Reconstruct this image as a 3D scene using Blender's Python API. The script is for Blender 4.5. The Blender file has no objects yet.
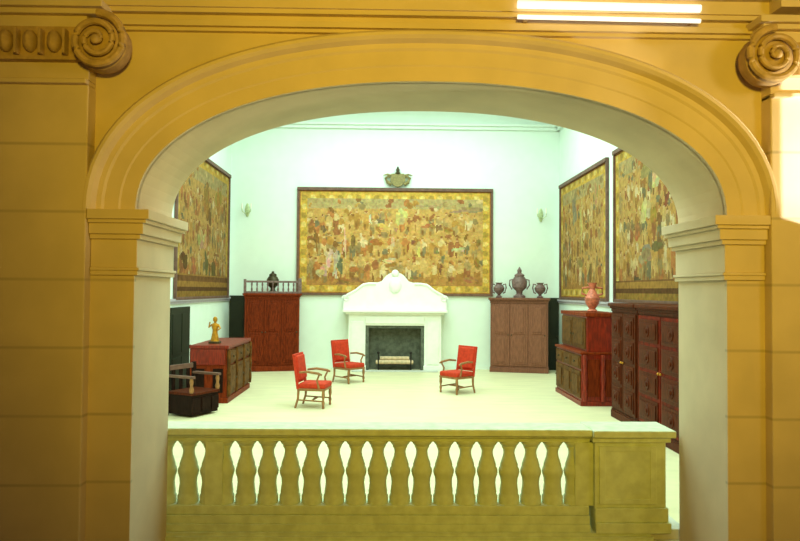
import bpy, bmesh, math, random
from mathutils import Vector, Matrix
random.seed(7)
PI = math.pi
SC = bpy.context.scene
COL = SC.collection

# ------------------------------------------------------------------ materials
def lin(c):
    return tuple(((v/255)/12.92 if v/255 <= .04045 else ((v/255+.055)/1.055)**2.4) for v in c)

def mat(name, rgb, rough=.7, metal=0, var=.12, scale=6, bump=.0, rgb2=None, joint=None, streak=None, spec=.3):
    m = bpy.data.materials.new(name); m.use_nodes = True
    nt = m.node_tree; N = nt.nodes; L = nt.links
    b = N['Principled BSDF']
    b.inputs['Roughness'].default_value = rough
    b.inputs['Metallic'].default_value = metal
    b.inputs['Specular IOR Level'].default_value = spec
    tc = N.new('ShaderNodeTexCoord')
    mp = N.new('ShaderNodeMapping'); L.new(tc.outputs['Object'], mp.inputs[0])
    if streak: mp.inputs['Scale'].default_value = streak
    no = N.new('ShaderNodeTexNoise'); no.inputs['Scale'].default_value = scale
    no.inputs['Detail'].default_value = 5
    L.new(mp.outputs[0], no.inputs['Vector'])
    cr = N.new('ShaderNodeValToRGB')
    a = lin(rgb)
    c2 = lin(rgb2) if rgb2 else tuple(v*(1-var*2.2) for v in a)
    cr.color_ramp.elements[0].position = .35; cr.color_ramp.elements[1].position = .65
    cr.color_ramp.elements[0].color = (*c2, 1); cr.color_ramp.elements[1].color = (*a, 1)
    L.new(no.outputs['Fac'], cr.inputs[0])
    out = cr.outputs[0]
    if joint:      # thin mortar joints every `joint` metres of height
        geo = N.new('ShaderNodeNewGeometry'); sx = N.new('ShaderNodeSeparateXYZ')
        L.new(geo.outputs['Position'], sx.inputs[0])
        ad = N.new('ShaderNodeMath'); ad.operation = 'ADD'; ad.inputs[1].default_value = 10.0-joint[1]
        L.new(sx.outputs['Z'], ad.inputs[0])
        mo = N.new('ShaderNodeMath'); mo.operation = 'PINGPONG'; mo.inputs[1].default_value = joint[0]/2
        L.new(ad.outputs[0], mo.inputs[0])
        mr = N.new('ShaderNodeMapRange'); mr.inputs[1].default_value = .004; mr.inputs[2].default_value = .018
        L.new(mo.outputs[0], mr.inputs[0])
        mx = N.new('ShaderNodeMix'); mx.data_type = 'RGBA'
        mx.inputs[6].default_value = (*[v*.72 for v in a], 1)
        L.new(mr.outputs[0], mx.inputs[0]); L.new(out, mx.inputs[7])
        out = mx.outputs[2]
    L.new(out, b.inputs['Base Color'])
    if bump:
        bp = N.new('ShaderNodeBump'); bp.inputs['Strength'].default_value = bump; bp.inputs['Distance'].default_value = .02
        L.new(no.outputs['Fac'], bp.inputs['Height']); L.new(bp.outputs[0], b.inputs['Normal'])
    return m

M = {}
M['stone']  = mat('warm_limestone', (218,196,168), .8, var=.05, scale=2.2, bump=.12)
M['block']  = mat('limestone_blocks', (218,196,168), .8, var=.05, scale=2.2, bump=.12, joint=(.555, .31))
M['carved'] = mat('carved_limestone', (196,164,120), .75, var=.12, scale=14, bump=.2)
M['balus']  = mat('balustrade_stone', (212,222,196), .8, var=.08, scale=9, bump=.15)
M['plaster']= mat('pale_plaster', (226,236,228), .9, var=.015, scale=3)
M['mantel'] = mat('white_marble_chimneypiece', (238,240,232), .6, var=.03, scale=5)
M['ledge']  = mat('dado_rail_paint', (186,176,186), .7, var=.05, scale=6)
M['floor']  = mat('cream_parquet', (226,214,176), .45, var=.05, scale=1.3, spec=.3, streak=(1,3,1))
M['landing']= mat('landing_stone_floor', (150,125,85), .7, var=.08, scale=4)
M['walnut'] = mat('walnut_wood', (132,50,20), .5, var=.22, scale=5, streak=(6,6,1), bump=.05, spec=.08)
M['walnut2']= mat('walnut_panel_wood', (122,44,16), .5, var=.25, scale=6, streak=(5,5,1), spec=.08)
M['greyoak']= mat('faded_oak_wood', (126,76,58), .5, var=.15, scale=5, streak=(6,6,1))
M['greyoak2']= mat('faded_oak_panel', (134,82,62), .5, var=.15, scale=6, streak=(5,5,1))
M['red_oak']= mat('reddish_mahogany', (140,34,12), .42, var=.25, scale=6, streak=(5,5,1), spec=.4)
M['dark']   = mat('near_black_oak', (38,20,14), .55, var=.2, scale=7, streak=(5,5,1), spec=.08)
M['olive']  = mat('carved_olive_brown_wood', (108,70,32), .55, var=.25, scale=10, spec=.08)
M['door']   = mat('dark_green_black_door_paint', (34,38,22), .6, var=.1, scale=5)
M['redvel'] = mat('red_upholstery', (200,56,28), .8, var=.12, scale=14, bump=.08)
M['chairw'] = mat('light_walnut_chair_wood', (160,112,70), .5, var=.15, scale=12)
M['gold']   = mat('gilded_bronze', (200,140,40), .4, metal=.4, var=.2, scale=14)
M['bronze'] = mat('dark_bronze', (78,68,48), .45, metal=.4, var=.2, scale=14)
M['pewter'] = mat('mauve_stoneware', (128,100,98), .5, var=.2, scale=16)
M['pink']   = mat('rosy_glazed_ceramic', (214,120,96), .4, var=.2, scale=16)
M['crest']  = mat('carved_giltwood_crest', (150,132,84), .6, var=.2, scale=16)
M['brass']  = mat('pale_verdigris_metal', (196,206,160), .5, metal=.2, var=.1, scale=20)
M['candle'] = mat('ivory_candle_wax', (240,236,215), .6, var=.03)
M['tall'] = mat('dark_carved_walnut', (90,36,14), .5, var=.25, scale=8, streak=(5,5,1), spec=.08)
M['tall2'] = mat('dark_red_carved_panel', (122,30,10), .5, var=.3, scale=7, spec=.08)
M['soot']   = mat('sooty_firebrick', (104,108,96), .9, var=.2, scale=9)
M['iron']   = mat('black_iron', (52,48,44), .5, metal=.6, var=.1)
M['log']    = mat('pale_birch_log', (226,196,160), .8, var=.15, scale=12)
M['frame']  = mat('mauve_brown_frame_wood', (116,82,70), .6, var=.15, scale=8)
M['step']   = mat('grey_white_stone', (206,204,196), .8, var=.06, scale=8)

def attr_mat(name, rough=.9):
    m = bpy.data.materials.new(name); m.use_nodes = True
    nt = m.node_tree; N = nt.nodes; L = nt.links; b = N['Principled BSDF']
    b.inputs['Roughness'].default_value = rough; b.inputs['Specular IOR Level'].default_value = .1
    at = N.new('ShaderNodeAttribute'); at.attribute_name = 'weave'
    tc = N.new('ShaderNodeTexCoord')
    no = N.new('ShaderNodeTexNoise'); no.inputs['Scale'].default_value = 9; no.inputs['Detail'].default_value = 6
    L.new(tc.outputs['Object'], no.inputs['Vector'])
    mr = N.new('ShaderNodeMapRange'); mr.inputs[1].default_value=.3; mr.inputs[2].default_value=.7
    mr.inputs[3].default_value = .72; mr.inputs[4].default_value = 1.2
    L.new(no.outputs['Fac'], mr.inputs[0])
    mx = N.new('ShaderNodeVectorMath'); mx.operation = 'SCALE'
    L.new(at.outputs['Color'], mx.inputs[0]); L.new(mr.outputs[0], mx.inputs['Scale'])
    L.new(mx.outputs[0], b.inputs['Base Color'])
    return m
M['weave'] = attr_mat('woven_wool_tapestry')

# ------------------------------------------------------------------ mesh helpers
class MB:
    def __init__(s): s.bm = bmesh.new(); s.smooth = False
    def _add(s, vs, fs, mx=None):
        v = [s.bm.verts.new((mx @ Vector(p)) if mx else p) for p in vs]
        for f in fs:
            try: s.bm.faces.new([v[i] for i in f])
            except ValueError: pass
        return v
    def box(s, x0, x1, y0, y1, z0, z1, bev=0, mx=None):
        b2 = bmesh.new()
        bmesh.ops.create_cube(b2, size=1)
        for v in b2.verts:
            v.co = Vector(((x0+x1)/2+v.co.x*(x1-x0), (y0+y1)/2+v.co.y*(y1-y0), (z0+z1)/2+v.co.z*(z1-z0)))
        if bev: bmesh.ops.bevel(b2, geom=b2.edges[:], offset=bev, segments=3, affect='EDGES', profile=.6)
        if mx: b2.transform(mx)
        s.merge(b2); return s
    def merge(s, b2):
        me = bpy.data.meshes.new('t'); b2.to_mesh(me); b2.free(); s.bm.from_mesh(me); bpy.data.meshes.remove(me)
    def prism(s, pts, a0, a1, axis='y', mx=None):
        """extrude a 2D outline: axis y -> pts are (x,z); axis x -> (y,z); axis z -> (x,y)"""
        def P(p, a):
            return {'y': (p[0], a, p[1]), 'x': (a, p[0], p[1]), 'z': (p[0], p[1], a)}[axis]
        b2 = bmesh.new()
        A = [b2.verts.new(P(p, a0)) for p in pts]; B = [b2.verts.new(P(p, a1)) for p in pts]
        n = len(pts)
        for i in range(n): b2.faces.new((A[i], A[(i+1) % n], B[(i+1) % n], B[i]))
        f1 = b2.faces.new(A); f2 = b2.faces.new(B[::-1])
        bmesh.ops.triangulate(b2, faces=[f1, f2], ngon_method='EAR_CLIP')
        bmesh.ops.recalc_face_normals(b2, faces=b2.faces[:])
        if mx: b2.transform(mx)
        s.merge(b2); return s
    def lathe(s, prof, seg=20, mx=None, sx=1, sy=1):
        b2 = bmesh.new(); rings = []
        for r, z in prof:
            rings.append([b2.verts.new((r*sx*math.cos(2*PI*k/seg), r*sy*math.sin(2*PI*k/seg), z)) for k in range(seg)])
        for a, b in zip(rings, rings[1:]):
            for k in range(seg): b2.faces.new((a[k], a[(k+1) % seg], b[(k+1) % seg], b[k]))
        b2.faces.new(rings[0][::-1]); b2.faces.new(rings[-1])
        bmesh.ops.recalc_face_normals(b2, faces=b2.faces[:])
        if mx: b2.transform(mx)
        s.merge(b2); s.smooth = True; return s
    def tube(s, pts, r, seg=8):
        rr = r if isinstance(r, (list, tuple)) else [r]*len(pts)
        P = [Vector(p) for p in pts]; b2 = bmesh.new(); rings = []
        up = Vector((0, 0, 1))
        for i, p in enumerate(P):
            t = (P[min(i+1, len(P)-1)]-P[max(i-1, 0)]).normalized()
            u = up if abs(t.dot(up)) < .95 else Vector((0, 1, 0))
            a = t.cross(u).normalized(); b = a.cross(t)
            rings.append([b2.verts.new(p+(a*math.cos(2*PI*k/seg)+b*math.sin(2*PI*k/seg))*rr[i]) for k in range(seg)])
        for a, b in zip(rings, rings[1:]):
            for k in range(seg): b2.faces.new((a[k], a[(k+1) % seg], b[(k+1) % seg], b[k]))
        b2.faces.new(rings[0][::-1]); b2.faces.new(rings[-1])
        bmesh.ops.recalc_face_normals(b2, faces=b2.faces[:])
        s.merge(b2); s.smooth = True; return s
    def ball(s, c, r, seg=14):
        b2 = bmesh.new(); bmesh.ops.create_uvsphere(b2, u_segments=seg, v_segments=seg//2+2, radius=1)
        r = r if isinstance(r, (list, tuple)) else (r, r, r)
        for v in b2.verts: v.co = Vector((c[0]+v.co.x*r[0], c[1]+v.co.y*r[1], c[2]+v.co.z*r[2]))
        s.merge(b2); s.smooth = True; return s
    def build(s, name, m, parent=None, loc=None):
        me = bpy.data.meshes.new(name)
        s.bm.to_mesh(me); s.bm.free()
        me.materials.append(m)
        if s.smooth:
            me.polygons.foreach_set('use_smooth', [True]*len(me.polygons))
            me.update()
            try: me.set_sharp_from_angle(angle=math.radians(38))
            except Exception: pass
        o = bpy.data.objects.new(name, me); COL.objects.link(o)
        if parent: o.parent = parent
        if loc: o.location = loc
        return o

def tag(o, label=None, cat=None, group=None, kind=None):
    if label: o['label'] = label
    if cat: o['category'] = cat
    if group: o['group'] = group
    if kind: o['kind'] = kind
    return o
def thing(name, label, cat, loc, rz=0, group=None):
    o = bpy.data.objects.new(name, None); COL.objects.link(o)
    o.location = loc; o.rotation_euler = (0, 0, rz); o.empty_display_size = .1
    return tag(o, label, cat, group)
def struct(name, mb, m): return tag(mb.build(name, m), kind='structure')
def copy_tree(o, parent=None):
    c = o.copy(); COL.objects.link(c)
    if parent: c.parent = parent
    for ch in list(o.children): copy_tree(ch, c)
    return c

# ------------------------------------------------------------------ dimensions (metres)
XL, XR, YB = -4.92, 5.45, 22.0      # far hall: side walls and back wall
HC = 8.5                            # hall ceiling
YF, YR = 5.9, 6.85                  # arch wall: front and rear faces
AX0, AX1, ZS, ZA = -2.1, 2.88, 3.1, 4.22
ACX, AHW = (AX0+AX1)/2, (AX1-AX0)/2

# ------------------------------------------------------------------ the far hall
struct('floor', MB().box(XL-.2, XR+.2, 6.75, YB+.2, -.2, 0), M['floor'])
struct('wall_back', MB().box(XL-.2, XR+.2, YB, YB+.25, 0, HC), M['plaster'])
struct('wall_left', MB().box(XL-.25, XL, YR, YB, 0, HC), M['plaster'])
struct('wall_right', MB().box(XR, XR+.25, YR, YB, 0, HC), M['plaster'])
struct('ceiling', MB().box(XL-.25, XR+.25, 5.9, YB+.25, HC, HC+.2), M['plaster'])
c = MB()
for (a, b, z0, z1) in ((0, .10, 7.55, 7.65), (0, .18, 7.65, 7.72)):
    c.box(XL, XR, YB-b, YB, z0, z1).box(XL, XL+b, YR, YB, z0, z1).box(XR-b, XR, YR, YB, z0, z1)
struct('trim_1', c, M['plaster'])
# dado rail on both side walls below the tapestries
struct('trim_2', MB().box(XL, XL+.07, YR, YB, 2.16, 2.22).box(XL, XL+.04, YR, YB, 2.10, 2.16), M['ledge'])
struct('trim_3', MB().box(XR-.07, XR, YR, YB, 2.16, 2.22).box(XR-.04, XR, YR, YB, 2.10, 2.16), M['ledge'])
struct('baseboard_back', MB().box(XL, XR, YB-.03, YB, 0, .12), M['plaster'])

def door(name, w, h, mx):
    o = MB().box(-w/2, w/2, -.05, 0, 0, h, .004, mx)
    for i in (-1, 1):
        for z0, z1 in ((.15, h*.42), (h*.47, h-.15)):
            o.box(i*w/4-w/4+.07 if i < 0 else .05, -.05 if i < 0 else w/2-.07, -.065, -.05, z0, z1, .006, mx)
    d = struct(name, o, M['door'])
    h_ = MB().ball((mx @ Vector((w/2-.06, -.09, 1.05))), .03).build('door_handle', M['bronze'], d)
    return d
door('door_1', .95, 2.26, Matrix.Translation((-4.42, YB-.002, 0)))
door('door_2', .62, 2.26, Matrix.Translation((5.12, YB-.002, 0)))
door('door_3', 1.5, 2.02, Matrix.Translation((XL+.002, 16.75, 0)) @ Matrix.Rotation(PI/2, 4, 'Z'))

# ------------------------------------------------------------------ arch wall
def arch_pt(t, off=0):
    n = 2.2
    cx = math.copysign(abs(math.cos(t))**(2/n), math.cos(t)); sz = abs(math.sin(t))**(2/n)
    x = ACX+AHW*cx; z = ZS+(ZA-ZS)*sz
    if off:
        # normal from gradient of the superellipse
        gx = math.copysign(abs(cx)**(n-1), cx)/AHW; gz = sz**(n-1)/(ZA-ZS)
        l = math.hypot(gx, gz); x += off*gx/l; z += off*gz/l
    return x, z
K = 72
# even spacing along the curve
def ts():
    raw = [PI*i/1200 for i in range(1201)]
    P = [arch_pt(t) for t in raw]; s = [0]
    for a, b in zip(P, P[1:]): s.append(s[-1]+math.hypot(b[0]-a[0], b[1]-a[1]))
    out = []; j = 0
    for k in range(K+1):
        q = s[-1]*k/K
        while j < 1200 and s[j] < q-1e-9: j += 1
        out.append(raw[j])
    return out
T = ts()
arc = [arch_pt(t) for t in T]       # from right springing to left springing
outline = [(-7, -1.4), (AX0, -1.4)] + arc[::-1] + [(AX1, -1.4), (8, -1.4), (8, HC), (-7, HC)]
wm = MB()
left = arc[::-1]
poly = [(-7, -1.4), (-7, ZS), (-7, HC), (AX0, HC), (AX1, HC), (8, HC), (8, ZS), (8, -1.4), (AX1, -1.4), (AX0, -1.4)]
b2 = bmesh.new()
def colum(pts):
    A = [b2.verts.new((x, YF, z)) for x, z in pts]; B = [b2.verts.new((x, YR, z)) for x, z in pts]
    b2.faces.new(A); b2.faces.new(B[::-1]); return A, B
colum([(-7, -1.4), (AX0, -1.4), (AX0, ZS), (-7, ZS)]); colum([(-7, ZS), (AX0, ZS), (AX0, HC), (-7, HC)])
colum([(AX1, -1.4), (8, -1.4), (8, ZS), (AX1, ZS)]); colum([(AX1, ZS), (8, ZS), (8, HC), (AX1, HC)])
for p, q in zip(left, left[1:]): colum([p, q, (q[0], HC), (p[0], HC)])
def strip(pts, close=False):
    A = [b2.verts.new((x, YF, z)) for x, z in pts]; B = [b2.verts.new((x, YR, z)) for x, z in pts]
    for i in range(len(pts)-1+close): j = (i+1) % len(pts); b2.faces.new((A[i], B[i], B[j], A[j]))
strip([(AX0, -1.4), (AX0, ZS)] + left[1:-1] + [(AX1, ZS), (AX1, -1.4), (8, -1.4), (8, ZS), (8, HC)] + [(p[0], HC) for p in left[::-1]] + [(-7, HC), (-7, ZS), (-7, -1.4)], True)
bmesh.ops.remove_doubles(b2, verts=b2.verts[:], dist=.0005)
bmesh.ops.recalc_face_normals(b2, faces=b2.faces[:])
wm.merge(b2)
struct('wall_front', wm, M['stone'])

def archivolt(prof):
    """prof: list of (offset outwards, projection towards the viewer)"""
    b2 = bmesh.new(); rings = []
    for t in T:
        rings.append([b2.verts.new((arch_pt(t, o)[0], YF-p, arch_pt(t, o)[1])) for o, p in prof])
    n = len(prof)
    for a, b in zip(rings, rings[1:]):
        for k in range(n): b2.faces.new((a[k], a[(k+1) % n], b[(k+1) % n], b[k]))
    b2.faces.new(rings[0]); b2.faces.new(rings[-1][::-1])
    bmesh.ops.recalc_face_normals(b2, faces=b2.faces[:])
    m = MB(); m.merge(b2); return m
struct('trim_4', archivolt([(0, -.03), (0, .04), (.12, .045), (.135, .055), (.25, .06), (.27, .075), (.31, .08), (.335, .13), (.36, .155), (.385, .155), (.41, .125), (.42, -.03)]), M['stone'])

# imposts and pilasters of the arch
def impost(side):
    m = MB()
    if side < 0: xo, xi = AX0-.355, AX0; 
    else: xo, xi = AX1+.315, AX1
    for z0, z1, p in ((2.56, 2.60, .035), (2.60, 2.625, .05), (2.625, 2.86, .025), (2.86, 2.90, .06), (2.90, 2.99, .09), (2.99, 3.02, .12), (3.02, 3.10, .15)):
        a, b = (xo, xi+p) if side < 0 else (xi-p, xo)
        m.box(a, b, YF-.03-p*.8, YR+p*.3, z0, z1, .006)
    return m
struct('trim_5', impost(-1), M['stone']); struct('trim_6', impost(1), M['stone'])
struct('trim_7', MB().box(AX0-.39, AX0+.002, YF-.035, YF+.01, -1.4, 2.56, .004), M['block'])
struct('trim_8', MB().box(AX1-.002, AX1+.33, YF-.035, YF+.01, -1.4, 2.56, .004), M['block'])

# giant order pilasters
def giant(name, x0, x1):
    m = MB().box(x0, x1, YF-.15, YF+.01, -1.4, 4.12, .012)
    struct(name, m, M['block'])
giant('trim_9', -3.9, -2.46); giant('trim_10', 3.2, 4.65)

def spiral(cx, cz, y, sgn, R, turns=2.4, n=80):
    pts = []; rr = []
    for i in range(n+1):
        f = i/n; a = PI/2 - sgn*0 + sgn*(-f*turns*2*PI); r = R*(1-f)**.85+.02
        pts.append((cx+r*math.cos(a), y-.03*f, cz+r*math.sin(a))); rr.append(.034*(1-.5*f))
    return pts, rr
def capital(x0, x1, vx, vz, side, label):
    """Ionic capital of a giant pilaster; side = -1 left of the arch, +1 right"""
    yb = YF-.15
    t = thing('pilaster_capital', label, 'capital', (vx, YF-.2, vz-.34), 0, 'Ionic pilaster capitals')
    ox, oy, oz = vx, YF-.2, vz-.34
    def rel(m): m.bm.transform(Matrix.Translation((-ox, -oy, -oz))); return m
    m = MB()
    m.box(x0, x1, yb-.05, YF, vz-.31, vz-.27, .012)                       # astragal
    m.box(x0, x1, yb-.0, YF, vz-.27, vz-.13)
    rel(m).build('necking', M['stone'], t)
    m = MB().box(x0, x1, yb-.08, YF, vz-.13, vz+.14)
    rel(m).build('echinus', M['carved'], t)
    for dx_sign in (0, 1):
        cx = vx if dx_sign == 0 else (x0+x1) - vx
        s = side if dx_sign == 0 else -side
        m = MB()
        R = .235
        mx = Matrix.Translation((cx, yb-.1, vz)) @ Matrix.Rotation(PI/2, 4, 'X')
        m.lathe([(.16, -.2), (R-.02, -.12), (R-.02, .0), (R-.05, .03), (.1, .05)], 36, mx)
        p, r = spiral(cx, vz, yb-.17, -s, R-.03)
        m.tube(p, r, 8); m.ball((cx, yb-.2, vz), (.04, .03, .04))
        rel(m).build('volute', M['carved'], t)
    xa, xb = sorted((vx-side*-.27, (x0+x1)-vx+side*-.27))
    w = xb-xa; n = max(3, int(w/.17))
    m = MB()
    for i in range(n):
        x = xa+w*(i+.5)/n
        m.ball((x, yb-.1, vz+.01), (.055, .075, .09), 10)
        m.box(x+w/n/2-.01, x+w/n/2+.01, yb-.16, yb-.07, vz-.1, vz+.1, .003)
    rel(m).build('egg_and_dart', M['carved'], t)
    m = MB()
    m.box(x0-.12, x1+.12, yb-.12, YF, vz+.235, vz+.28, .01).box(x0-.16, x1+.16, yb-.16, YF, vz+.28, vz+.34, .01)
    m.box(x0, x1, yb-.06, YF, vz+.14, vz+.235)
    rel(m).build('abacus', M['stone'], t)
    return t
capital(-3.9, -2.46, -2.33, 4.43, -1, 'shadowed Ionic capital with curled volute at top left of the arch')
capital(3.2, 4.65, 3.15, 4.39, 1, 'brightly lit Ionic capital with curled volute at top right of the arch')

# entablature mouldings above the arch, between the capitals
m = MB()
for z0, z1, p in ((4.62, 4.65, .05), (4.65, 4.70, .09), (4.70, 4.75, .06), (4.75, 4.79, .12), (4.79, 4.90, .14), (4.90, 4.96, .20), (4.96, 5.5, .16)):
    m.box(-2.75, 3.5, YF-p, YF+.01, z0, z1, .004)
struct('trim_11', m, M['stone'])
m = MB()
for z0, z1, p in ((4.79, 4.90, .32), (4.90, 4.96, .37), (4.96, 5.5, .34)):
    m.box(-7, -2.45, YF-p, YF+.01, z0, z1, .004); m.box(3.2, 8, YF-p, YF+.01, z0, z1, .004)
struct('trim_12', m, M['stone'])

# added glowing tubes imitating a streak of light along the cornice
em = bpy.data.materials.new('cornice_streak_glow'); em.use_nodes = True
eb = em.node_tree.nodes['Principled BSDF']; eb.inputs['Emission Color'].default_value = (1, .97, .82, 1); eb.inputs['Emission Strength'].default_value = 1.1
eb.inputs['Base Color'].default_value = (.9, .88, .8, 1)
for z, r, lb in ((4.835, .032, 'upper of two slim glowing tubes imitating a light streak on the cornice above the arch'), (4.73, .018, 'lower of two slim glowing tubes imitating a light streak on the cornice above the arch')):
    t = thing('cornice_streak', lb, 'light_streak', (1.85, YF-.17, z), 0, 'imitated light streaks on the cornice')
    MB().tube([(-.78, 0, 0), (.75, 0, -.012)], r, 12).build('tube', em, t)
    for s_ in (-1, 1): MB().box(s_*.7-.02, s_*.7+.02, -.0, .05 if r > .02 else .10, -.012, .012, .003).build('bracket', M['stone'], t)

# unseen side wall, added so its opening shapes the patch on the right pilaster
m = MB(); wy0, wy1, wz0, wz1 = 4.632, 5.45, 2.60, 3.46
m.box(4.9, 5.0, -6, wy0, -1.4, HC).box(4.9, 5.0, wy1, YF, -1.4, HC).box(4.9, 5.0, wy0, wy1, -1.4, wz0).box(4.9, 5.0, wy0, wy1, wz1, HC)
struct('gobo_wall', m, M['stone'])

# landing on the viewer's side (out of frame below) and plinth under the balustrade
struct('trim_13', MB().box(-7, 8, -6, 6.95, -1.6, -1.4), M['landing'])
m = MB().box(-2.6, 2.60, 6.86, 7.25, -1.4, .10, .004)
m.box(-2.6, 2.62, 6.83, 6.86, .02, .07, .004).box(-2.6, 2.62, 6.84, 6.86, -.09, -.05, .004)
struct('trim_14', m, M['balus'])
m = MB().box(2.56, 2.98, 6.88, 7.3, -1.4, .02, .008).box(2.60, 2.98, 6.92, 7.4, .02, .12, .006)
struct('trim_15', m, M['step'])

# ------------------------------------------------------------------ balustrade
bal = thing('balustrade', 'olive-grey stone balustrade with pale coping filling the foot of the arch', 'balustrade', (.3, 7.05, .10))
def bl(m): m.bm.transform(Matrix.Translation((-.3, -7.05, -.10))); return m
bl(MB().box(-2.5, 2.02, 6.89, 7.21, .10, .17, .006).box(-2.5, 2.02, 6.91, 7.19, .17, .25, .006).box(-2.5, 2.02, 6.93, 7.17, .25, .34, .012)).build('base_rail', M['balus'], bal)
bl(MB().box(-2.5, 2.03, 6.95, 7.15, .96, 1.005, .006).box(-2.5, 2.03, 6.91, 7.19, 1.005, 1.03, .006).box(-2.5, 2.03, 6.86, 7.24, 1.03, 1.10, .014)).build('top_rail', M['balus'], bal)
# big end pedestal on the right and narrow piers
m = MB().box(2.06, 2.76, 6.88, 7.26, .34, .98, .006)
m.box(2.06, 2.80, 6.84, 7.30, .10, .20, .008).box(2.06, 2.78, 6.86, 7.28, .20, .34, .012)
m.box(2.14, 2.62, 6.868, 6.88, .42, .90, .004)
m.box(2.10, 2.16, 6.86, 6.88, .38, .94, .003).box(2.60, 2.66, 6.86, 6.88, .38, .94, .003).box(2.16, 2.60, 6.86, 6.88, .38, .43, .003).box(2.16, 2.60, 6.86, 6.88, .89, .94, .003)
bl(m).build('pedestal', M['balus'], bal)
bl(MB().box(2.03, 2.80, 6.85, 7.28, .98, 1.03, .006).box(2.03, 2.84, 6.81, 7.32, 1.03, 1.10, .014)).build('pedestal_coping', M['balus'], bal)
for x0, x1 in ((-1.76, -1.59), (1.88, 2.06)):
    bl(MB().box(x0, x1, 6.94, 7.16, .34, .96, .005)).build('pier', M['balus'], bal)
prof = [(.104, .34), (.104, .41), (.092, .43), (.094, .45), (.088, .49), (.083, .54), (.088, .59), (.099, .62), (.105, .65), (.100, .68), (.088, .70), (.088, .72), (.076, .76), (.062, .80), (.056, .84), (.060, .87), (.074, .895), (.074, .905), (.09, .925), (.104, .945), (.104, .965)]
xs = [-1.38+.2186*i for i in range(15)] + [1.899, -1.5986, -1.731, -1.95, -2.17]
bm0 = MB(); bm0.lathe([(r*1.0, z-.34) for r, z in prof], 20)
b0 = bm0.build('baluster', M['balus'], bal, (xs[0]-.3, 0, .24))
for x in xs[1:]:
    o = b0.copy(); COL.objects.link(o); o.parent = bal; o.location = (x-.3, 0, .24)

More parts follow.
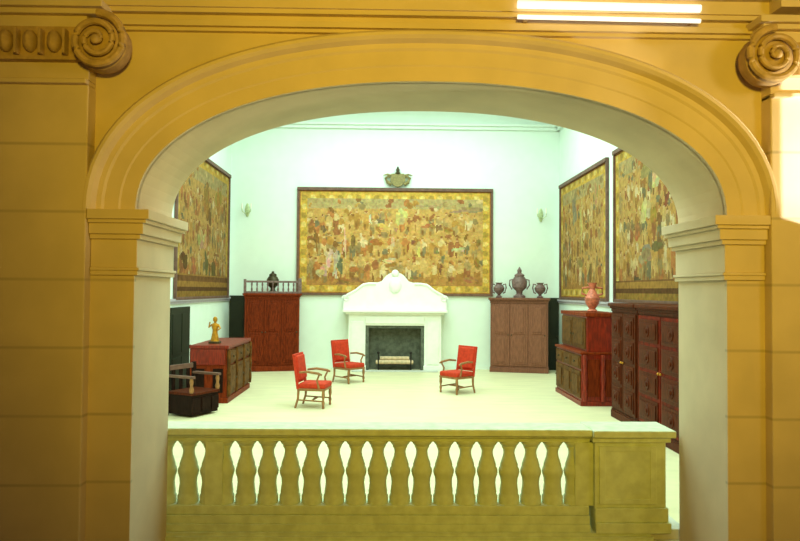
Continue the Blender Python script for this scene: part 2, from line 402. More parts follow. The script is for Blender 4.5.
# ------------------------------------------------------------------ tapestries
def tapestry(name, w, h, loc, rz, seed, label, blobs, tone=1.0, border=.26, dado=0, framed=True):
    rnd = random.Random(seed)
    t = thing(name, label, 'tapestry', loc, rz)
    nx, nz = int(w/.035), int(h/.035)
    pal = [(206,160,84), (188,140,66), (226,192,122), (160,112,56), (120,84,48), (216,178,112), (236,214,160), (140,128,92), (168,150,104), (196,120,70), (150,90,60), (246,232,190), (100,112,96)]
    base = [[None]*nz for _ in range(nx)]
    # background: warm ochre ground, grey-green sky band on top, brown ground below
    for i in range(nx):
        for j in range(nz):
            v = j/nz
            c = (212,172,100)
            if v > .82: c = (186,176,128)
            if v < .16: c = (176,128,70)
            base[i][j] = [q*(.93+.14*rnd.random()) for q in c]
    def ell(cx, cz, rx, rz_, c, ang=0):
        ca, sa = math.cos(ang), math.sin(ang); R = max(rx, rz_)
        for i in range(max(0, int((cx-R)/w*nx)), min(nx, int((cx+R)/w*nx)+2)):
            for j in range(max(0, int((cz-R)/h*nz)), min(nz, int((cz+R)/h*nz)+2)):
                dx, dz = (i+.5)*w/nx-cx, (j+.5)*h/nz-cz
                if ((dx*ca+dz*sa)/rx)**2+((dz*ca-dx*sa)/rz_)**2 < 1:
                    base[i][j] = [q*(.95+.1*rnd.random()) for q in c]
    b = border
    # foliage and buildings
    for _ in range(int(w*h*9)):
        ell(rnd.uniform(b, w-b), rnd.uniform(b+.2, h-b), rnd.uniform(.03, .11), rnd.uniform(.04, .14), rnd.choice(pal), rnd.uniform(0, 3))
    # rows of standing and riding figures: legs, robe, torso, arms, head
    for row, (zf, k) in enumerate(((.62, .8), (.38, .95), (.14, 1.1))):
        x = b+.1
        while x < w-b-.1:
            z = h*zf+rnd.uniform(-.12, .12); s = .55*k*rnd.uniform(.8, 1.15)
            c1, c2 = rnd.choice(pal), rnd.choice(pal)
            ell(x, z+.28*s, .13*s+.03, .42*s, c1, rnd.uniform(-.15, .15))
            ell(x+rnd.uniform(-.04, .04), z+.66*s, .15*s, .25*s, c2, rnd.uniform(-.3, .3))
            ell(x+.14*s, z+.68*s, .05*s+.015, .22*s, c2, rnd.uniform(.3, 1.2))
            ell(x-.03, z+.05*s, .03, .2*s, rnd.choice(pal[3:5]), .1)
            ell(x, z+.98*s, .08*s, .1*s, (232,198,150))
            ell(x, z+1.05*s, .085*s, .06*s, rnd.choice(pal[3:5]+pal[9:11]))
            x += rnd.uniform(.17, .34)
    for (u, v, rx, rz_, c) in blobs:
        for q in range(7):          # each figure is woven in several small folds
            ell(u*w+rnd.uniform(-.55, .55)*rx, v*h+rnd.uniform(-.55, .55)*rz_, rx*rnd.uniform(.3, .5), rz_*rnd.uniform(.35, .6), [k*rnd.uniform(.78, 1.08) for k in c], rnd.uniform(-.4, .4))
    # woven border with guard lines and flower knots
    for i in range(nx):
        for j in range(nz):
            x, z = (i+.5)*w/nx, (j+.5)*h/nz
            d = min(x, w-x, z, h-z)
            if d < b:
                q = (224,176,78) if d > .05 else (170,110,60)
                if .62*b < d < .72*b: q = (190,140,66)
                elif d >= .9*b: q = (196,130,56)
                elif d > .05:
                    f = math.sin(x*11)*math.sin(z*11)
                    if f > .55: q = (186,150,70)
                    elif f < -.6: q = (240,206,120)
                if dado and z < dado:
                    q = (110,74,44) if int(z/.13) % 2 else (170,128,60)
                base[i][j] = [k*(.95+.1*rnd.random()) for k in q]
            elif dado and z < dado:
                base[i][j] = list((110,74,44) if int(z/.13) % 2 else (178,134,62))
            mxf = .38 if d >= b else .1
            base[i][j] = [p*(1-mxf)+q*mxf for p, q in zip(base[i][j], (198,136,78))]
    # the cloth: a gently rippled sheet with a real thickness
    b2 = bmesh.new(); cl = b2.loops.layers.float_color.new('weave')
    V = [[b2.verts.new((i*w/nx-w/2, -.03-.012*math.sin(i*w/nx*2.3+seed)*(1-j/nz), j*h/nz)) for j in range(nz+1)] for i in range(nx+1)]
    for i in range(nx):
        for j in range(nz):
            f = b2.faces.new((V[i][j], V[i+1][j], V[i+1][j+1], V[i][j+1]))
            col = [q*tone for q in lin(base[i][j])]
            for l in f.loops: l[cl] = (*col, 1)
    W = [b2.verts.new(p) for p in ((-w/2, 0, 0), (w/2, 0, 0), (w/2, 0, h), (-w/2, 0, h))]
    for a, c_ in ((0, 1), (1, 2), (2, 3), (3, 0)): pass
    fb = b2.faces.new(W[::-1])
    for l in fb.loops: l[cl] = (.2, .14, .07, 1)
    me = bpy.data.meshes.new('woven_panel'); b2.to_mesh(me); b2.free(); me.materials.append(M['weave'])
    o = bpy.data.objects.new('woven_panel', me); COL.objects.link(o); o.parent = t
    if framed:
        fr = MB(); e = .07
        fr.box(-w/2-e, w/2+e, -.09, 0, h, h+e+.03, .01)
        fr.box(-w/2-e, w/2+e, -.07, 0, -e, 0, .01).box(-w/2-e, -w/2, -.07, 0, 0, h, .01).box(w/2, w/2+e, -.07, 0, 0, h, .01)
        fr.build('frame', M['frame'], t)
    return t
Bc = lambda u, v, a, b_, *c: (u, v, a, b_, c)
tapestry('tapestry', 6.02, 3.22, (.26, YB-.01, 2.36), 0, 3,
    'large wide ochre figure tapestry centred over the white fireplace', [
    Bc(.215, .33, .12, .46, 70,104,98), Bc(.19, .30, .10, .5, 196,220,205), Bc(.155, .33, .13, .4, 250,236,214), Bc(.12, .22, .2, .22, 236,200,170),
    Bc(.09, .55, .09, .3, 120,88,50), Bc(.07, .52, .2, .06, 130,96,50), Bc(.13, .62, .1, .12, 110,100,84), Bc(.28, .50, .1, .2, 104,100,66), Bc(.24, .5, .05, .5, 246,228,180),
    Bc(.30, .22, .35, .14, 176,112,70), Bc(.27, .12, .5, .1, 150,100,70), Bc(.37, .72, .05, .2, 250,250,225), Bc(.42, .74, .06, .15, 130,124,100),
    Bc(.40, .5, .22, .12, 172,98,48), Bc(.49, .5, .08, .18, 230,220,185), Bc(.48, .32, .3, .1, 250,230,190), Bc(.48, .28, .25, .07, 150,104,50), Bc(.44, .65, .22, .12, 244,214,120),
    Bc(.50, .62, .08, .1, 190,150,110), Bc(.57, .45, .05, .18, 150,70,40), Bc(.595, .5, .08, .08, 104,60,60), Bc(.6, .35, .04, .2, 150,80,60), Bc(.53, .75, .25, .3, 240,214,150),
    Bc(.63, .42, .12, .3, 252,228,130), Bc(.68, .66, .3, .08, 190,130,70), Bc(.73, .65, .12, .1, 140,96,70), Bc(.72, .42, .12, .12, 130,134,92), Bc(.75, .34, .08, .14, 110,126,108),
    Bc(.78, .62, .14, .1, 166,130,60), Bc(.83, .43, .24, .08, 240,226,184), Bc(.87, .55, .08, .12, 140,100,50), Bc(.93, .5, .12, .16, 140,108,66), Bc(.93, .3, .12, .24, 160,120,60),
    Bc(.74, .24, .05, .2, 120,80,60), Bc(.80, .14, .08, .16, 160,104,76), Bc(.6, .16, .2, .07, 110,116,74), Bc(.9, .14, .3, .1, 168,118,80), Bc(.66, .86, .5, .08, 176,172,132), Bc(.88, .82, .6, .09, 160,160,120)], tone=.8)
tapestry('tapestry', 4.55, 3.38, (XR-.01, 19.36, 2.29), -PI/2, 11,
    'narrower ochre tapestry on the right wall nearest the far corner', [
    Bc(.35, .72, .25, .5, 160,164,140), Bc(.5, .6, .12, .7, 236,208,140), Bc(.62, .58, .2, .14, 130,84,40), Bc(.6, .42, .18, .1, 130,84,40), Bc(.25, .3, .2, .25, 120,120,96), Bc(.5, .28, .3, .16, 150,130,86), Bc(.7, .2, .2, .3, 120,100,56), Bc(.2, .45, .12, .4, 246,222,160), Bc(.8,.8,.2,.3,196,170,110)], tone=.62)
tapestry('tapestry', 4.9, 3.42, (XR-.01, 14.0, 2.29), -PI/2, 23,
    'tapestry on the right wall beside the arch jamb, bright figures at centre', [
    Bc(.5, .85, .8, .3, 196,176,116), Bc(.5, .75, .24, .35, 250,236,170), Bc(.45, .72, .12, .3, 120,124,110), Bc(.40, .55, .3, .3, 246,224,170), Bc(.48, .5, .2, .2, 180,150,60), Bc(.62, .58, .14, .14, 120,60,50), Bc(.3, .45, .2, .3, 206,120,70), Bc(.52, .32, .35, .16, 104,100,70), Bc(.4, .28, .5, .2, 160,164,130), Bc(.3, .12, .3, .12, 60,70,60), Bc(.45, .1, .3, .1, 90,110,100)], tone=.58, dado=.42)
tapestry('tapestry', 5.3, 3.62, (XL+.01, 18.95, 2.26), PI/2, 31,
    'darker ochre tapestry on the left wall behind the left arch jamb', [
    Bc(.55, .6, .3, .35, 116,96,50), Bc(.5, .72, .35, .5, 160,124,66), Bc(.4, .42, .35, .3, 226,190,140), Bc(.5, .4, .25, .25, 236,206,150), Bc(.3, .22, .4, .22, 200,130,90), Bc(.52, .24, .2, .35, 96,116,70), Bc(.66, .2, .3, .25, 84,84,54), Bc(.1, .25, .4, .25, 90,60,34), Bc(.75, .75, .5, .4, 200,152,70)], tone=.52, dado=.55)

# carved crest standing on the top edge of the big tapestry
t = thing('wall_crest', 'small carved crest with finial above the big central tapestry', 'ornament', (.33, YB-.06, 5.70))
m = MB(); m.prism([(-.2, .42), (.2, .42), (.24, .2), (.14, .06), (0, 0), (-.14, .06), (-.24, .2)], -.07, .03); m.build('shield', M['crest'], t)
for s in (-1, 1):
    MB().tube([(s*.2, -.03, .08), (s*.32, -.03, .16), (s*.38, -.03, .28), (s*.30, -.03, .36), (s*.24, -.03, .30)], [.05, .06, .045, .035, .02]).build('scroll', M['crest'], t)
    MB().tube([(s*.2, -.03, .36), (s*.33, -.03, .40), (s*.46, -.03, .37)], [.04, .03, .012]).build('spike', M['crest'], t)
MB().lathe([(.05, .40), (.09, .44), (.05, .49), (.06, .55), (.02, .64), (.005, .66)], 12, Matrix.Translation((0, -.03, 0))).build('finial', M['bronze'], t)

# wall sconces on the back wall
def sconce(x, z, label):
    t = thing('wall_sconce', label, 'sconce', (x, YB-.01, z), 0, 'pale sconces on the back wall')
    MB().lathe([(.03, -.22), (.07, -.1), (.08, 0), (.06, .12), (.02, .2)], 14, Matrix.Scale(.4, 4, (0, 1, 0))).build('backplate', M['brass'], t)
    for s in (-1, 1):
        MB().tube([(0, -.02, -.05), (s*.06, -.12, -.12), (s*.13, -.16, -.06), (s*.14, -.16, .02)], .014).build('arm', M['brass'], t)
        MB().lathe([(.018, .02), (.018, .17), (.004, .2)], 10, Matrix.Translation((s*.14, -.16, 0))).build('candle', M['candle'], t)
sconce(-4.38, 4.95, 'small pale candle sconce on the back wall left of the big tapestry')
sconce(4.86, 4.88, 'small pale candle sconce on the back wall right of the big tapestry')

# ------------------------------------------------------------------ fireplace
FX = .27
fp = thing('fireplace', 'white marble fireplace with tall scrolled overmantel under the wide tapestry', 'fireplace', (FX, YB, 0))
YD = -.55
for s in (-1, 1):
    m = MB()
    a, b = sorted((s*.90, s*1.42))
    m.box(a, b, YD, 0, 0, 1.4, .01)
    a, b = sorted((s*.98, s*1.34)); m.box(a, b, YD-.03, YD, .2, 1.5, .01)
    a, b = sorted((s*.88, s*1.46)); m.box(a, b, YD-.05, 0, 0, .16, .01)
    m.build('jamb', M['mantel'], fp)
MB().box(-1.42, 1.42, YD, 0, 1.38, 1.72, .01).box(-.9, .9, YD-.03, YD, 1.44, 1.66, .01).build('lintel', M['mantel'], fp)
MB().box(-1.5, 1.5, YD-.08, 0, 1.72, 1.78, .01).box(-1.6, 1.6, YD-.16, 0, 1.78, 1.86, .02).build('mantel_shelf', M['mantel'], fp)
prf = [(0, 3.02), (.1, 3.01), (.2, 2.97), (.28, 2.91), (.34, 2.84), (.42, 2.74), (.55, 2.70), (.80, 2.70), (.98, 2.67), (1.08, 2.60), (1.20, 2.50), (1.34, 2.42), (1.46, 2.36), (1.54, 2.28), (1.58, 2.18), (1.60, 2.02), (1.601, 1.86)]
prf = [(-x, z) for x, z in prf[:0:-1]] + prf
b2 = bmesh.new(); R4 = []
for x, z in prf:
    R4.append([b2.verts.new(q) for q in ((x, -.30, 1.86-.0001), (x, -.30, z+.0005), (x, -.10, z+.0005), (x, -.10, 1.86-.0001))])
for a, b in zip(R4, R4[1:]):
    for k in range(4): b2.faces.new((a[k], a[(k+1) % 4], b[(k+1) % 4], b[k]))
b2.faces.new(R4[0]); b2.faces.new(R4[-1][::-1]); bmesh.ops.recalc_face_normals(b2, faces=b2.faces[:])
mo_ = MB(); mo_.merge(b2); mo_.build('overmantel', M['mantel'], fp)
m = MB()
for s in (-1, 1):
    pts = [(s*(1.52+.12*math.cos(a)*(1-a/14)), -.3, 2.20+.1*math.sin(a)*(1-a/14)) for a in [i*.5 for i in range(20)]]
    m.tube(pts, .025)
    m.tube([(s*x, -.3, z-.04) for x, z in ((1.54, 2.28), (1.46, 2.36), (1.34, 2.42), (1.20, 2.50), (1.08, 2.60), (.98, 2.67), (.80, 2.70), (.6, 2.70))], .04)
m.ball((0, -.3, 2.62), (.2, .09, .26)); m.ball((0, -.3, 2.98), (.12, .08, .12))
m.build('scroll_carving', M['mantel'], fp)
m = MB().box(-.88, .88, -.06, -.03, 0, 1.38).box(-.9, -.80, -.50, -.03, 0, 1.38).box(.80, .9, -.50, -.03, 0, 1.38).box(-.8, .8, -.50, -.03, 1.3, 1.38)
m.build('firebox', M['soot'], fp)
MB().box(-1.3, 1.3, YD-.35, YD-.06, .002, .03, .004).build('hearth', M['step'], fp)
g = thing('fire_grate', 'dark iron grate with andirons inside the fireplace opening', 'grate', (FX, YB-.32, 0))
m = MB()
for s in (-1, 1):
    m.tube([(s*.5, -.12, .02), (s*.5, -.12, .5)], .022); m.ball((s*.5, -.12, .54), .045); m.box(s*.5-.02, s*.5+.02, -.12, .12, .14, .18, .003)
for i in range(5): m.box(-.5, .5, -.1+.05*i, -.085+.05*i, .16, .18)
m.build('andiron', M['iron'], g)
def log(x, y, z, l, r, a, label):
    mx = Matrix.Translation((FX+x, YB-.32+y, z)) @ Matrix.Rotation(a, 4, 'Z') @ Matrix.Rotation(PI/2, 4, 'Y')
    o = MB().lathe([(r*.9, -l/2), (r, -l/2+.03), (r*.94, 0), (r*1.02, l/2-.04), (r*.88, l/2)], 12).build('log', M['log'])
    o.matrix_world = mx
    tag(o, label, 'log', 'logs on the fire grate')
log(0, -.065, .251, 1.15, .066, 0, 'pale birch log at the front of the fire grate')
log(.02, .09, .25, 1.0, .066, 0, 'pale birch log behind the front one on the grate')
log(0, .012, .362, .9, .062, 0, 'pale birch log resting on top of the other two')

# ------------------------------------------------------------------ furniture
def cabinet_parts(t, w, d, h, nd, body, panel, rows=3, z0=.14, cornice=.16, knob=None, carve=False, side_panels=False):
    hb = h-cornice
    e = 0 if side_panels else 1
    MB().box(-w/2-.02*e, w/2+.02*e, -.03, d, 0, z0, .012).box(-w/2-.01*e, w/2+.01*e, -.015, d, z0, z0+.03, .006).build('plinth', body, t)
    MB().box(-w/2, w/2, .0, d, z0+.03, hb, .004).build('carcass', body, t)
    MB().box(-w/2-.01*e, w/2+.01*e, -.02, d, hb, hb+cornice*.35, .005).box(-w/2-.03*e, w/2+.03*e, -.05, d, hb+cornice*.35, hb+cornice*.6, .01).box(-w/2-.06*e, w/2+.06*e, -.09, d, hb+cornice*.6, h, .012).build('cornice', body, t)
    if side_panels:
        for k in range(rows):
            za = z0+.1+(hb-z0-.1)*k/rows; zb = z0+.1+(hb-z0-.1)*(k+1)/rows-.08
            MB().box(w/2, w/2+.014, .08, d-.08, za, zb, .01).build('side_panel', panel, t)
    dw = (w-.08)/nd
    for i in range(nd):
        xa = -w/2+.04+i*dw+.012; xb = xa+dw-.024
        dz0, dz1 = z0+.06, hb-.03
        m = MB().box(xa, xb, -.028, 0, dz0, dz1, .004)
        dr = m.build('door', panel, t)
        m = MB()
        for k in range(rows):
            za = dz0+.06+(dz1-dz0-.06)*k/rows; zb = dz0+(dz1-dz0-.06)*(k+1)/rows
            m.box(xa+.07, xb-.07, -.045, -.028, za, zb, .008)
            m.box(xa+.13, xb-.13, -.062, -.045, za+.06, zb-.06, .01)
            if carve:
                cx, cz = (xa+xb)/2, (za+zb)/2
                m.lathe([(.11, 0), (.10, .02), (.05, .015), (.04, .035), (.01, .04)], 12, Matrix.Translation((cx, -.058, cz)) @ Matrix.Rotation(PI/2, 4, 'X'))
        m.build('door_panel', body if carve else panel, dr)
        kx = xb-.04 if i % 2 == 0 else xa+.04
        MB().ball((kx, -.05, (dz0+dz1)/2), .022, 10).build('knob', knob or M['bronze'], dr)
def cabinet(name, label, cat, loc, rz, w, d, h, nd, body, panel, group=None, **k):
    t = thing(name, label, cat, loc, rz, group)
    cabinet_parts(t, w, d, h, nd, body, panel, **k)
    return t

# back wall armoires, set slightly across the corners
aL = cabinet('armoire', 'large reddish-brown armoire left of the fireplace with low gallery on top', 'armoire', (-3.42, 21.15, 0), math.radians(14), 1.62, .5, 2.34, 3, M['walnut'], M['walnut2'], rows=2)
aR = cabinet('armoire', 'large faded brown armoire right of the fireplace carrying ornate urns', 'armoire', (4.02, 21.15, 0), math.radians(-14), 1.72, .5, 2.26, 3, M['greyoak'], M['greyoak2'], rows=2)
# low open gallery on top of the left armoire
m = MB()
m.box(-.86, .86, -.05, -.01, 2.66, 2.72, .006).box(-.86, -.78, -.06, 0, 2.34, 2.76, .006).box(.76, .86, -.06, 0, 2.34, 2.80, .006).box(-.86, .86, -.05, -.01, 2.34, 2.40, .004)
for i in range(9): m.lathe([(.022, 2.4), (.03, 2.46), (.014, 2.53), (.028, 2.6), (.02, 2.66)], 8, Matrix.Translation((-.62+.155*i, -.03, 0)))
m.build('gallery_rail', M['pewter'], aL)
def jar(name, label, cat, loc, rz, prof, m_, group=None, handles=None, extra=None, sc=1):
    t = thing(name, label, cat, loc, rz, group)
    MB().lathe([(r*sc, z*sc) for r, z in prof], 18).build('body', m_, t)
    if handles:
        for s in (-1, 1): MB().tube([(s*a*sc, 0, b*sc) for a, b in handles], .022*sc).build('handle', m_, t)
    if extra: MB().lathe([(r*sc, z*sc) for r, z in extra], 14).build('lid', m_, t)
    return t
def on(root, x, y, z):
    a = root.rotation_euler.z
    return (root.location.x+x*math.cos(a)-y*math.sin(a), root.location.y+x*math.sin(a)+y*math.cos(a), z)
urn = [(.09, 0), (.10, .03), (.04, .08), (.05, .11), (.15, .2), (.17, .3), (.12, .38), (.08, .42), (.12, .46)]
jar('urn', 'dark lidded urn standing on the left armoire', 'urn', on(aL, .02, .26, 2.34), 0,
    [(.15, 0), (.16, .04), (.07, .1), (.07, .16), (.17, .26), (.19, .40), (.14, .50), (.10, .53)], M['bronze'], extra=[(.12, .53), (.11, .58), (.04, .62), (.04, .66), (.005, .68)])
uh = [(.12, .40), (.20, .42), (.22, .30), (.18, .16), (.12, .14)]
jar('urn', 'squat two-handled urn at the left end of the right armoire', 'urn', on(aR, -.62, .18, 2.26), math.radians(-14), urn, M['pewter'], 'urns on the right armoire', uh)
jar('urn', 'squat two-handled urn at the right end of the right armoire', 'urn', on(aR, .62, .18, 2.26), math.radians(-14), urn, M['pewter'], 'urns on the right armoire', uh)
jar('urn', 'tallest urn, lidded, at the middle of the right armoire', 'urn', on(aR, 0, .18, 2.26), math.radians(-14),
    [(.18, 0), (.18, .06), (.09, .12), (.10, .2), (.22, .32), (.24, .5), (.17, .62), (.13, .66)], M['pewter'], 'urns on the right armoire', [(.2, .56), (.29, .54), (.30, .38), (.22, .26)], [(.15, .66), (.15, .7), (.06, .76), (.07, .84), (.02, .92), (.004, .95)])
for x in ():
    o = jar('goblet', 'small mauve goblet on the right armoire beside the tall middle urn, on its %s side' % ('left' if x < 0 else 'right'), 'goblet', on(aR, x, .2, 2.26), 0, [(.08, 0), (.07, .02), (.02, .06), (.02, .13), (.09, .2), (.10, .3), (.08, .3)], M['pewter'], 'goblets on the right armoire')

# left: carved sideboard with end towards the viewer
sb = thing('sideboard', 'reddish-brown carved sideboard by the left wall carrying a golden figurine', 'sideboard', (-3.42, 16.4, 0), PI/2)
# local x runs along the wall (world y), local -y faces into the room (+x world)
W, D, H = 2.4, .8, 1.24
MB().box(-W/2-.04, W/2+.04, -.04, D, H-.07, H, .012).build('top', M['red_oak'], sb)
MB().box(-W/2, W/2, 0, D, .12, H-.07, .006).build('carcass', M['walnut'], sb)
MB().box(-W/2-.03, W/2+.03, -.03, D, 0, .12, .01).build('plinth', M['walnut'], sb)
MB().box(-W/2-.03, -W/2, .03, D-.03, H-.42, H-.08, .01).build('end_frieze', M['red_oak'], sb)
MB().box(-W/2-.02, -W/2, .08, .30, .22, H-.5, .01).box(-W/2-.02, -W/2, .48, .70, .22, H-.5, .01).build('end_panel', M['dark'], sb)
for i in range(3):
    xa = -W/2+.06+i*.78
    d_ = MB().box(xa, xa+.72, -.03, 0, .16, .78, .006).box(xa+.1, xa+.62, -.05, -.03, .25, .69, .01).build('door', M['olive'], sb)
    MB().ball((xa+.66, -.05, .48), .022, 10).build('knob', M['bronze'], d_)
    d_ = MB().box(xa, xa+.72, -.03, 0, .83, 1.12, .006).box(xa+.06, xa+.66, -.045, -.03, .87, 1.08, .008).build('drawer', M['olive'], sb)
    MB().ball((xa+.36, -.06, .975), .022, 10).build('knob', M['bronze'], d_)
for x in (-W/2+.02, -W/2+.80, -W/2+1.58, W/2-.03):
    MB().lathe([(.03, .14), (.045, .3), (.03, .5), (.05, .62), (.03, .75), (.045, 1.0), (.03, 1.15)], 10, Matrix.Translation((x, -.04, 0))).build('colonnette', M['olive'], sb)
# figurine
f = thing('figurine', 'small golden standing figurine on the left sideboard', 'figurine', (-3.82, 15.75, H))
MB().box(-.12, .12, -.1, .1, 0, .05, .008).build('base', M['bronze'], f)
bd = MB().lathe([(.10, .05), (.085, .12), (.06, .24), (.055, .30), (.08, .38), (.075, .43), (.03, .46), (.028, .48), (.05, .51), (.052, .55), (.03, .59), (.005, .60)], 14, None, 1, .8)
bd.tube([(.07, 0, .42), (.12, -.03, .34), (.08, -.09, .30)], [.022, .02, .016]); bd.tube([(-.07, 0, .42), (-.13, -.02, .36), (-.1, -.06, .48)], [.022, .02, .016])
bd.build('body', M['gold'], f)

# right: sideboard with an upper cabinet
rs = thing('sideboard', 'red mahogany sideboard with raised upper cabinet by the right wall', 'sideboard', (4.22, 16.15, 0), -PI/2)
W, D, H = 2.2, .9, 1.16
MB().box(-W/2-.03, W/2+.03, -.03, D, 0, .1, .01).build('plinth', M['red_oak'], rs)
MB().box(-W/2, W/2, 0, D, .1, H-.05, .006).build('carcass', M['red_oak'], rs)
MB().box(-W/2-.04, W/2+.04, -.04, D, H-.05, H, .012).build('top', M['walnut'], rs)
# end towards the viewer: turned posts and recessed panels
for y in (.06, .45, .84):
    MB().lathe([(.045, .1), (.06, .25), (.04, .4), (.062, .6), (.04, .8), (.055, 1.0), (.04, 1.1)], 12, Matrix.Translation((W/2+.03, y, 0))).build('turned_post', M['red_oak'], rs)
MB().box(W/2, W/2+.02, .12, .39, .2, 1.0, .008).box(W/2, W/2+.02, .51, .78, .2, 1.0, .008).build('end_panel', M['walnut2'], rs)
for i in range(3):
    xa = -W/2+.04+i*.71
    d_ = MB().box(xa, xa+.68, -.03, 0, .16, .74, .006).box(xa+.1, xa+.58, -.05, -.03, .25, .65, .01).build('door', M['olive'], rs)
    MB().ball((xa+.08, -.05, .46), .022, 10).build('knob', M['bronze'], d_)
    d_ = MB().box(xa, xa+.68, -.03, 0, .79, 1.07, .006).box(xa+.06, xa+.62, -.045, -.03, .83, 1.03, .008).build('drawer', M['olive'], rs)
    MB().ball((xa+.34, -.06, .93), .022, 10).build('knob', M['bronze'], d_)
MB().box(-W/2+.1, W/2-.02, .12, D, H, 1.92, .006).build('upper_cabinet', M['red_oak'], rs)
MB().box(-W/2+.06, W/2+.02, .08, D, 1.92, 2.0, .012).build('upper_cornice', M['walnut'], rs)
for i in range(2):
    xa = -W/2+.14+i*1.0
    d_ = MB().box(xa, xa+.96, .09, .12, H+.05, 1.88, .006).box(xa+.1, xa+.86, .075, .09, H+.13, 1.8, .01).build('upper_door', M['olive'], rs)
    MB().ball((xa+(.88 if i == 0 else .08), .07, 1.5), .022, 10).build('knob', M['bronze'], d_)
jar('vase', 'rosy ceramic vase on the upper cabinet of the right sideboard', 'vase', (4.64, 15.7, 2.0), 0,
    [(.10, 0), (.12, .03), (.07, .08), (.15, .2), (.17, .32), (.10, .44), (.06, .52), (.08, .6), (.11, .66)], M['pink'], handles=[(.14, .38), (.24, .42), (.22, .54), (.08, .56)])

# right foreground wall: two tall carved armoires side by side
def tall(loc, w, label, nd, body, panel):
    return cabinet('armoire', label, 'armoire', loc, -PI/2, w, .86, 2.24, nd, body, panel, 'tall carved armoires along the right wall', rows=4, carve=True, knob=M['gold'], side_panels=True)
tall((4.49, 13.14, 0), 1.42, 'tall brown carved armoire next to the red sideboard', 2, M['tall'], M['tall'])
tall((4.49, 11.33, 0), 2.1, 'tall dark red-brown carved armoire nearest the arch jamb, beside the brown one', 2, M['tall'], M['tall2'])

# left foreground: dark box-seat armchair
ch = thing('armchair', 'dark carved wooden box-seat armchair at the left behind the balustrade', 'armchair', (-3.80, 13.9, 0), math.radians(62))
# local: front = -y, width along x
MB().box(-.36, .36, -.34, .3, .04, .42, .008).build('box_seat', M['dark'], ch)
MB().box(-.38, .38, -.37, .3, .42, .47, .012).build('seat', M['tall'], ch)
for x in (-.27, 0, .27): MB().box(x-.1, x+.1, -.355, -.34, .1, .36, .008).build('front_panel', M['dark'], ch)
for s in (-1, 1):
    MB().box(s*.36-.035, s*.36+.035, .27, .34, 0, .98, .006).build('back_post', M['dark'], ch)
    MB().lathe([(.035, .47), (.05, .53), (.026, .6), (.04, .68), (.03, .74)], 12, Matrix.Translation((s*.36, -.32, 0))).build('arm_post', M['chairw'], ch)
    MB().box(s*.36-.045, s*.36+.045, -.38, .3, .74, .79, .014).build('arm', M['frame'], ch)
MB().box(-.33, .33, .285, .325, .86, .96, .01).build('crest_rail', M['frame'], ch)
for x in (-.2, 0, .2): MB().box(x-.04, x+.04, .29, .32, .47, .87, .005).build('splat', M['dark'], ch)

# red upholstered armchairs
def red_chair(label, loc, rz):
    t = thing('armchair', label, 'armchair', loc, rz, 'red upholstered armchairs around the fireplace')
    MB().box(-.31, .31, -.30, .28, .36, .41, .012).build('seat_frame', M['chairw'], t)
    MB().box(-.30, .30, -.31, .26, .40, .52, .05).build('seat', M['redvel'], t)
    tilt = Matrix.Translation((0, .27, .44)) @ Matrix.Rotation(math.radians(-8), 4, 'X')
    MB().box(-.27, .27, -.06, .03, .13, .64, .04, tilt).build('backrest', M['redvel'], t)
    m = MB()
    m.box(-.31, -.265, -.02, .035, -.05, .66, .012, tilt).box(.265, .31, -.02, .035, -.05, .66, .012, tilt).box(-.31, .31, -.02, .035, .63, .68, .014, tilt).box(-.28, .28, -.02, .03, .08, .13, .01, tilt)
    m.build('back_frame', M['redvel'], t)
    for s in (-1, 1):
        MB().tube([(s*.29, .24, .74), (s*.33, .05, .76), (s*.34, -.18, .73), (s*.34, -.25, .70)], [.022, .026, .028, .02]).build('arm', M['chairw'], t)
        MB().tube([(s*.34, -.2, .72), (s*.31, -.14, .58), (s*.30, -.18, .42)], [.02, .02, .024]).build('arm_post', M['chairw'], t)
        MB().lathe([(.022, 0), (.03, .03), (.022, .06), (.034, .12), (.02, .18), (.036, .26), (.03, .36), (.03, .40)], 10, Matrix.Translation((s*.28, -.27, 0))).build('leg', M['chairw'], t)
        MB().tube([(s*.28, .33, 0), (s*.28, .27, .2), (s*.28, .26, .40)], [.022, .025, .03]).build('leg', M['chairw'], t)
        MB().tube([(s*.28, -.27, .15), (s*.28, .27, .17)], .016).build('side_stretcher', M['chairw'], t)
    MB().tube([(-.28, -.02, .16), (0, -.02, .17), (.28, -.02, .16)], [.016, .024, .016]).build('cross_stretcher', M['chairw'], t)
    return t
rc = red_chair('red upholstered armchair left of the fireplace, nearest the hearth', (-.98, 18.75, 0), math.radians(48))
rc2 = copy_tree(rc); rc2.location = (-1.50, 14.85, 0); rc2.rotation_euler.z = math.radians(80)
rc2['label'] = 'red upholstered armchair at front left, set closest to the balustrade'
rc3 = copy_tree(rc); rc3.location = (1.72, 16.95, 0); rc3.rotation_euler.z = math.radians(-52)
rc3['label'] = 'red upholstered armchair on the right, facing left across the floor'

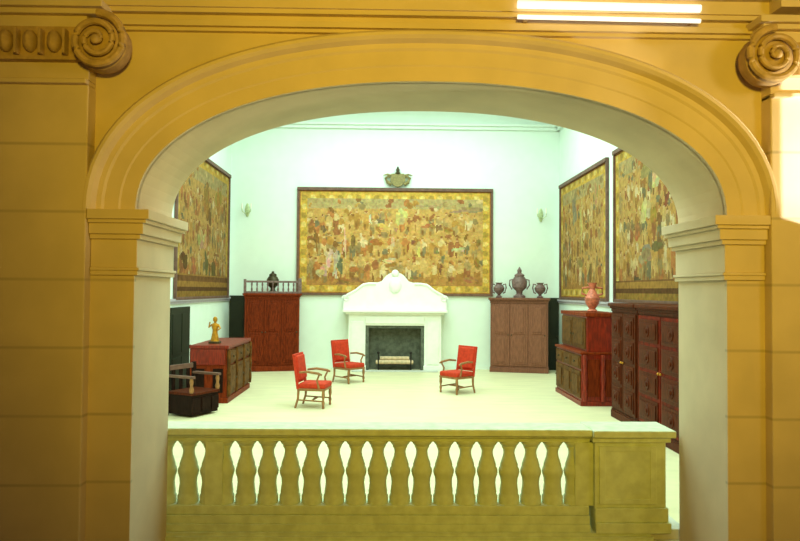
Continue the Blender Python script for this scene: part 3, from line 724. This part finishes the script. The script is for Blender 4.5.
# ------------------------------------------------------------------ lights
def area(name, loc, target, sx, sy, power, color, spread=180):
    l = bpy.data.lights.new(name, 'AREA'); l.shape = 'RECTANGLE'; l.size = sx; l.size_y = sy
    l.energy = power; l.color = color; l.spread = math.radians(spread)
    o = bpy.data.objects.new(name, l); COL.objects.link(o); o.location = loc
    o.rotation_euler = (Vector(target)-Vector(loc)).to_track_quat('-Z', 'Y').to_euler()
    return o
cool = (.70, 1.0, .86)
for y in (9.5, 14.0, 18.5):
    area('hall_ceiling_fill', (.3, y, HC-.15), (.3, y, 0), 7.5, 3.2, 530, cool)  # area lights added under the closed ceiling to brighten the hall
def spot(name, loc, target, power, color, size, blend=.3, radius=.1, square=False):
    l = bpy.data.lights.new(name, 'SPOT'); l.energy = power; l.color = color; l.spot_size = math.radians(size)
    l.spot_blend = blend; l.shadow_soft_size = radius; l.use_square = square
    o = bpy.data.objects.new(name, l); COL.objects.link(o); o.location = loc
    o.rotation_euler = (Vector(target)-Vector(loc)).to_track_quat('-Z', 'Y').to_euler()
    return o
warm = (1.0, .69, .035)
spot('landing_spotlight', (.6, -1.6, 3.9), (1.0, 5.9, 4.15), 1750, warm, 84, 1.0, .35)
spot('patch_beam', (7.5, 3.0, 1.9), (3.9, 5.55, 3.5), 4200, (1, .96, .80), 30, .1, .02)  # spot cropped by the opening in the added side wall
area('bounce_fill', (4.6, 2.2, 4.4), (2.0, 5.9, 4.4), .7, .7, 26, (1, .86, .42))  # added fill standing in for light bounced from the right
spot('grazing_lamp', (4.82, 5.50, 3.3), (1.5, 5.8, 4.3), 330, (1, .93, .62), 50, .6, .05)

w = bpy.data.worlds.new('world'); SC.world = w; w.use_nodes = True
w.node_tree.nodes['Background'].inputs[0].default_value = (1.0, .62, .22, 1)
w.node_tree.nodes['Background'].inputs[1].default_value = .10

# ------------------------------------------------------------------ camera
cam = bpy.data.cameras.new('camera'); co = bpy.data.objects.new('camera', cam); COL.objects.link(co)
cam.sensor_width = 36; cam.sensor_fit = 'HORIZONTAL'; cam.lens = 700/800*36
y_, p_, r_ = map(math.radians, (1.1, 1.65, .45))
F = Vector((math.sin(y_)*math.cos(p_), math.cos(y_)*math.cos(p_), math.sin(p_)))
Rt = F.cross(Vector((0, 0, 1))).normalized(); U = Rt.cross(F)
R2 = Rt*math.cos(r_)+U*math.sin(r_); U2 = U*math.cos(r_)-Rt*math.sin(r_)
mw = Matrix((R2, U2, -F)).transposed().to_4x4(); mw.translation = (0, 0, 2.45)
co.matrix_world = mw
cam.clip_end = 200
SC.camera = co
vs = SC.view_settings
vs.view_transform = 'Standard'; vs.look = 'None'; vs.exposure = 0; vs.gamma = 1; vs.use_curve_mapping = False
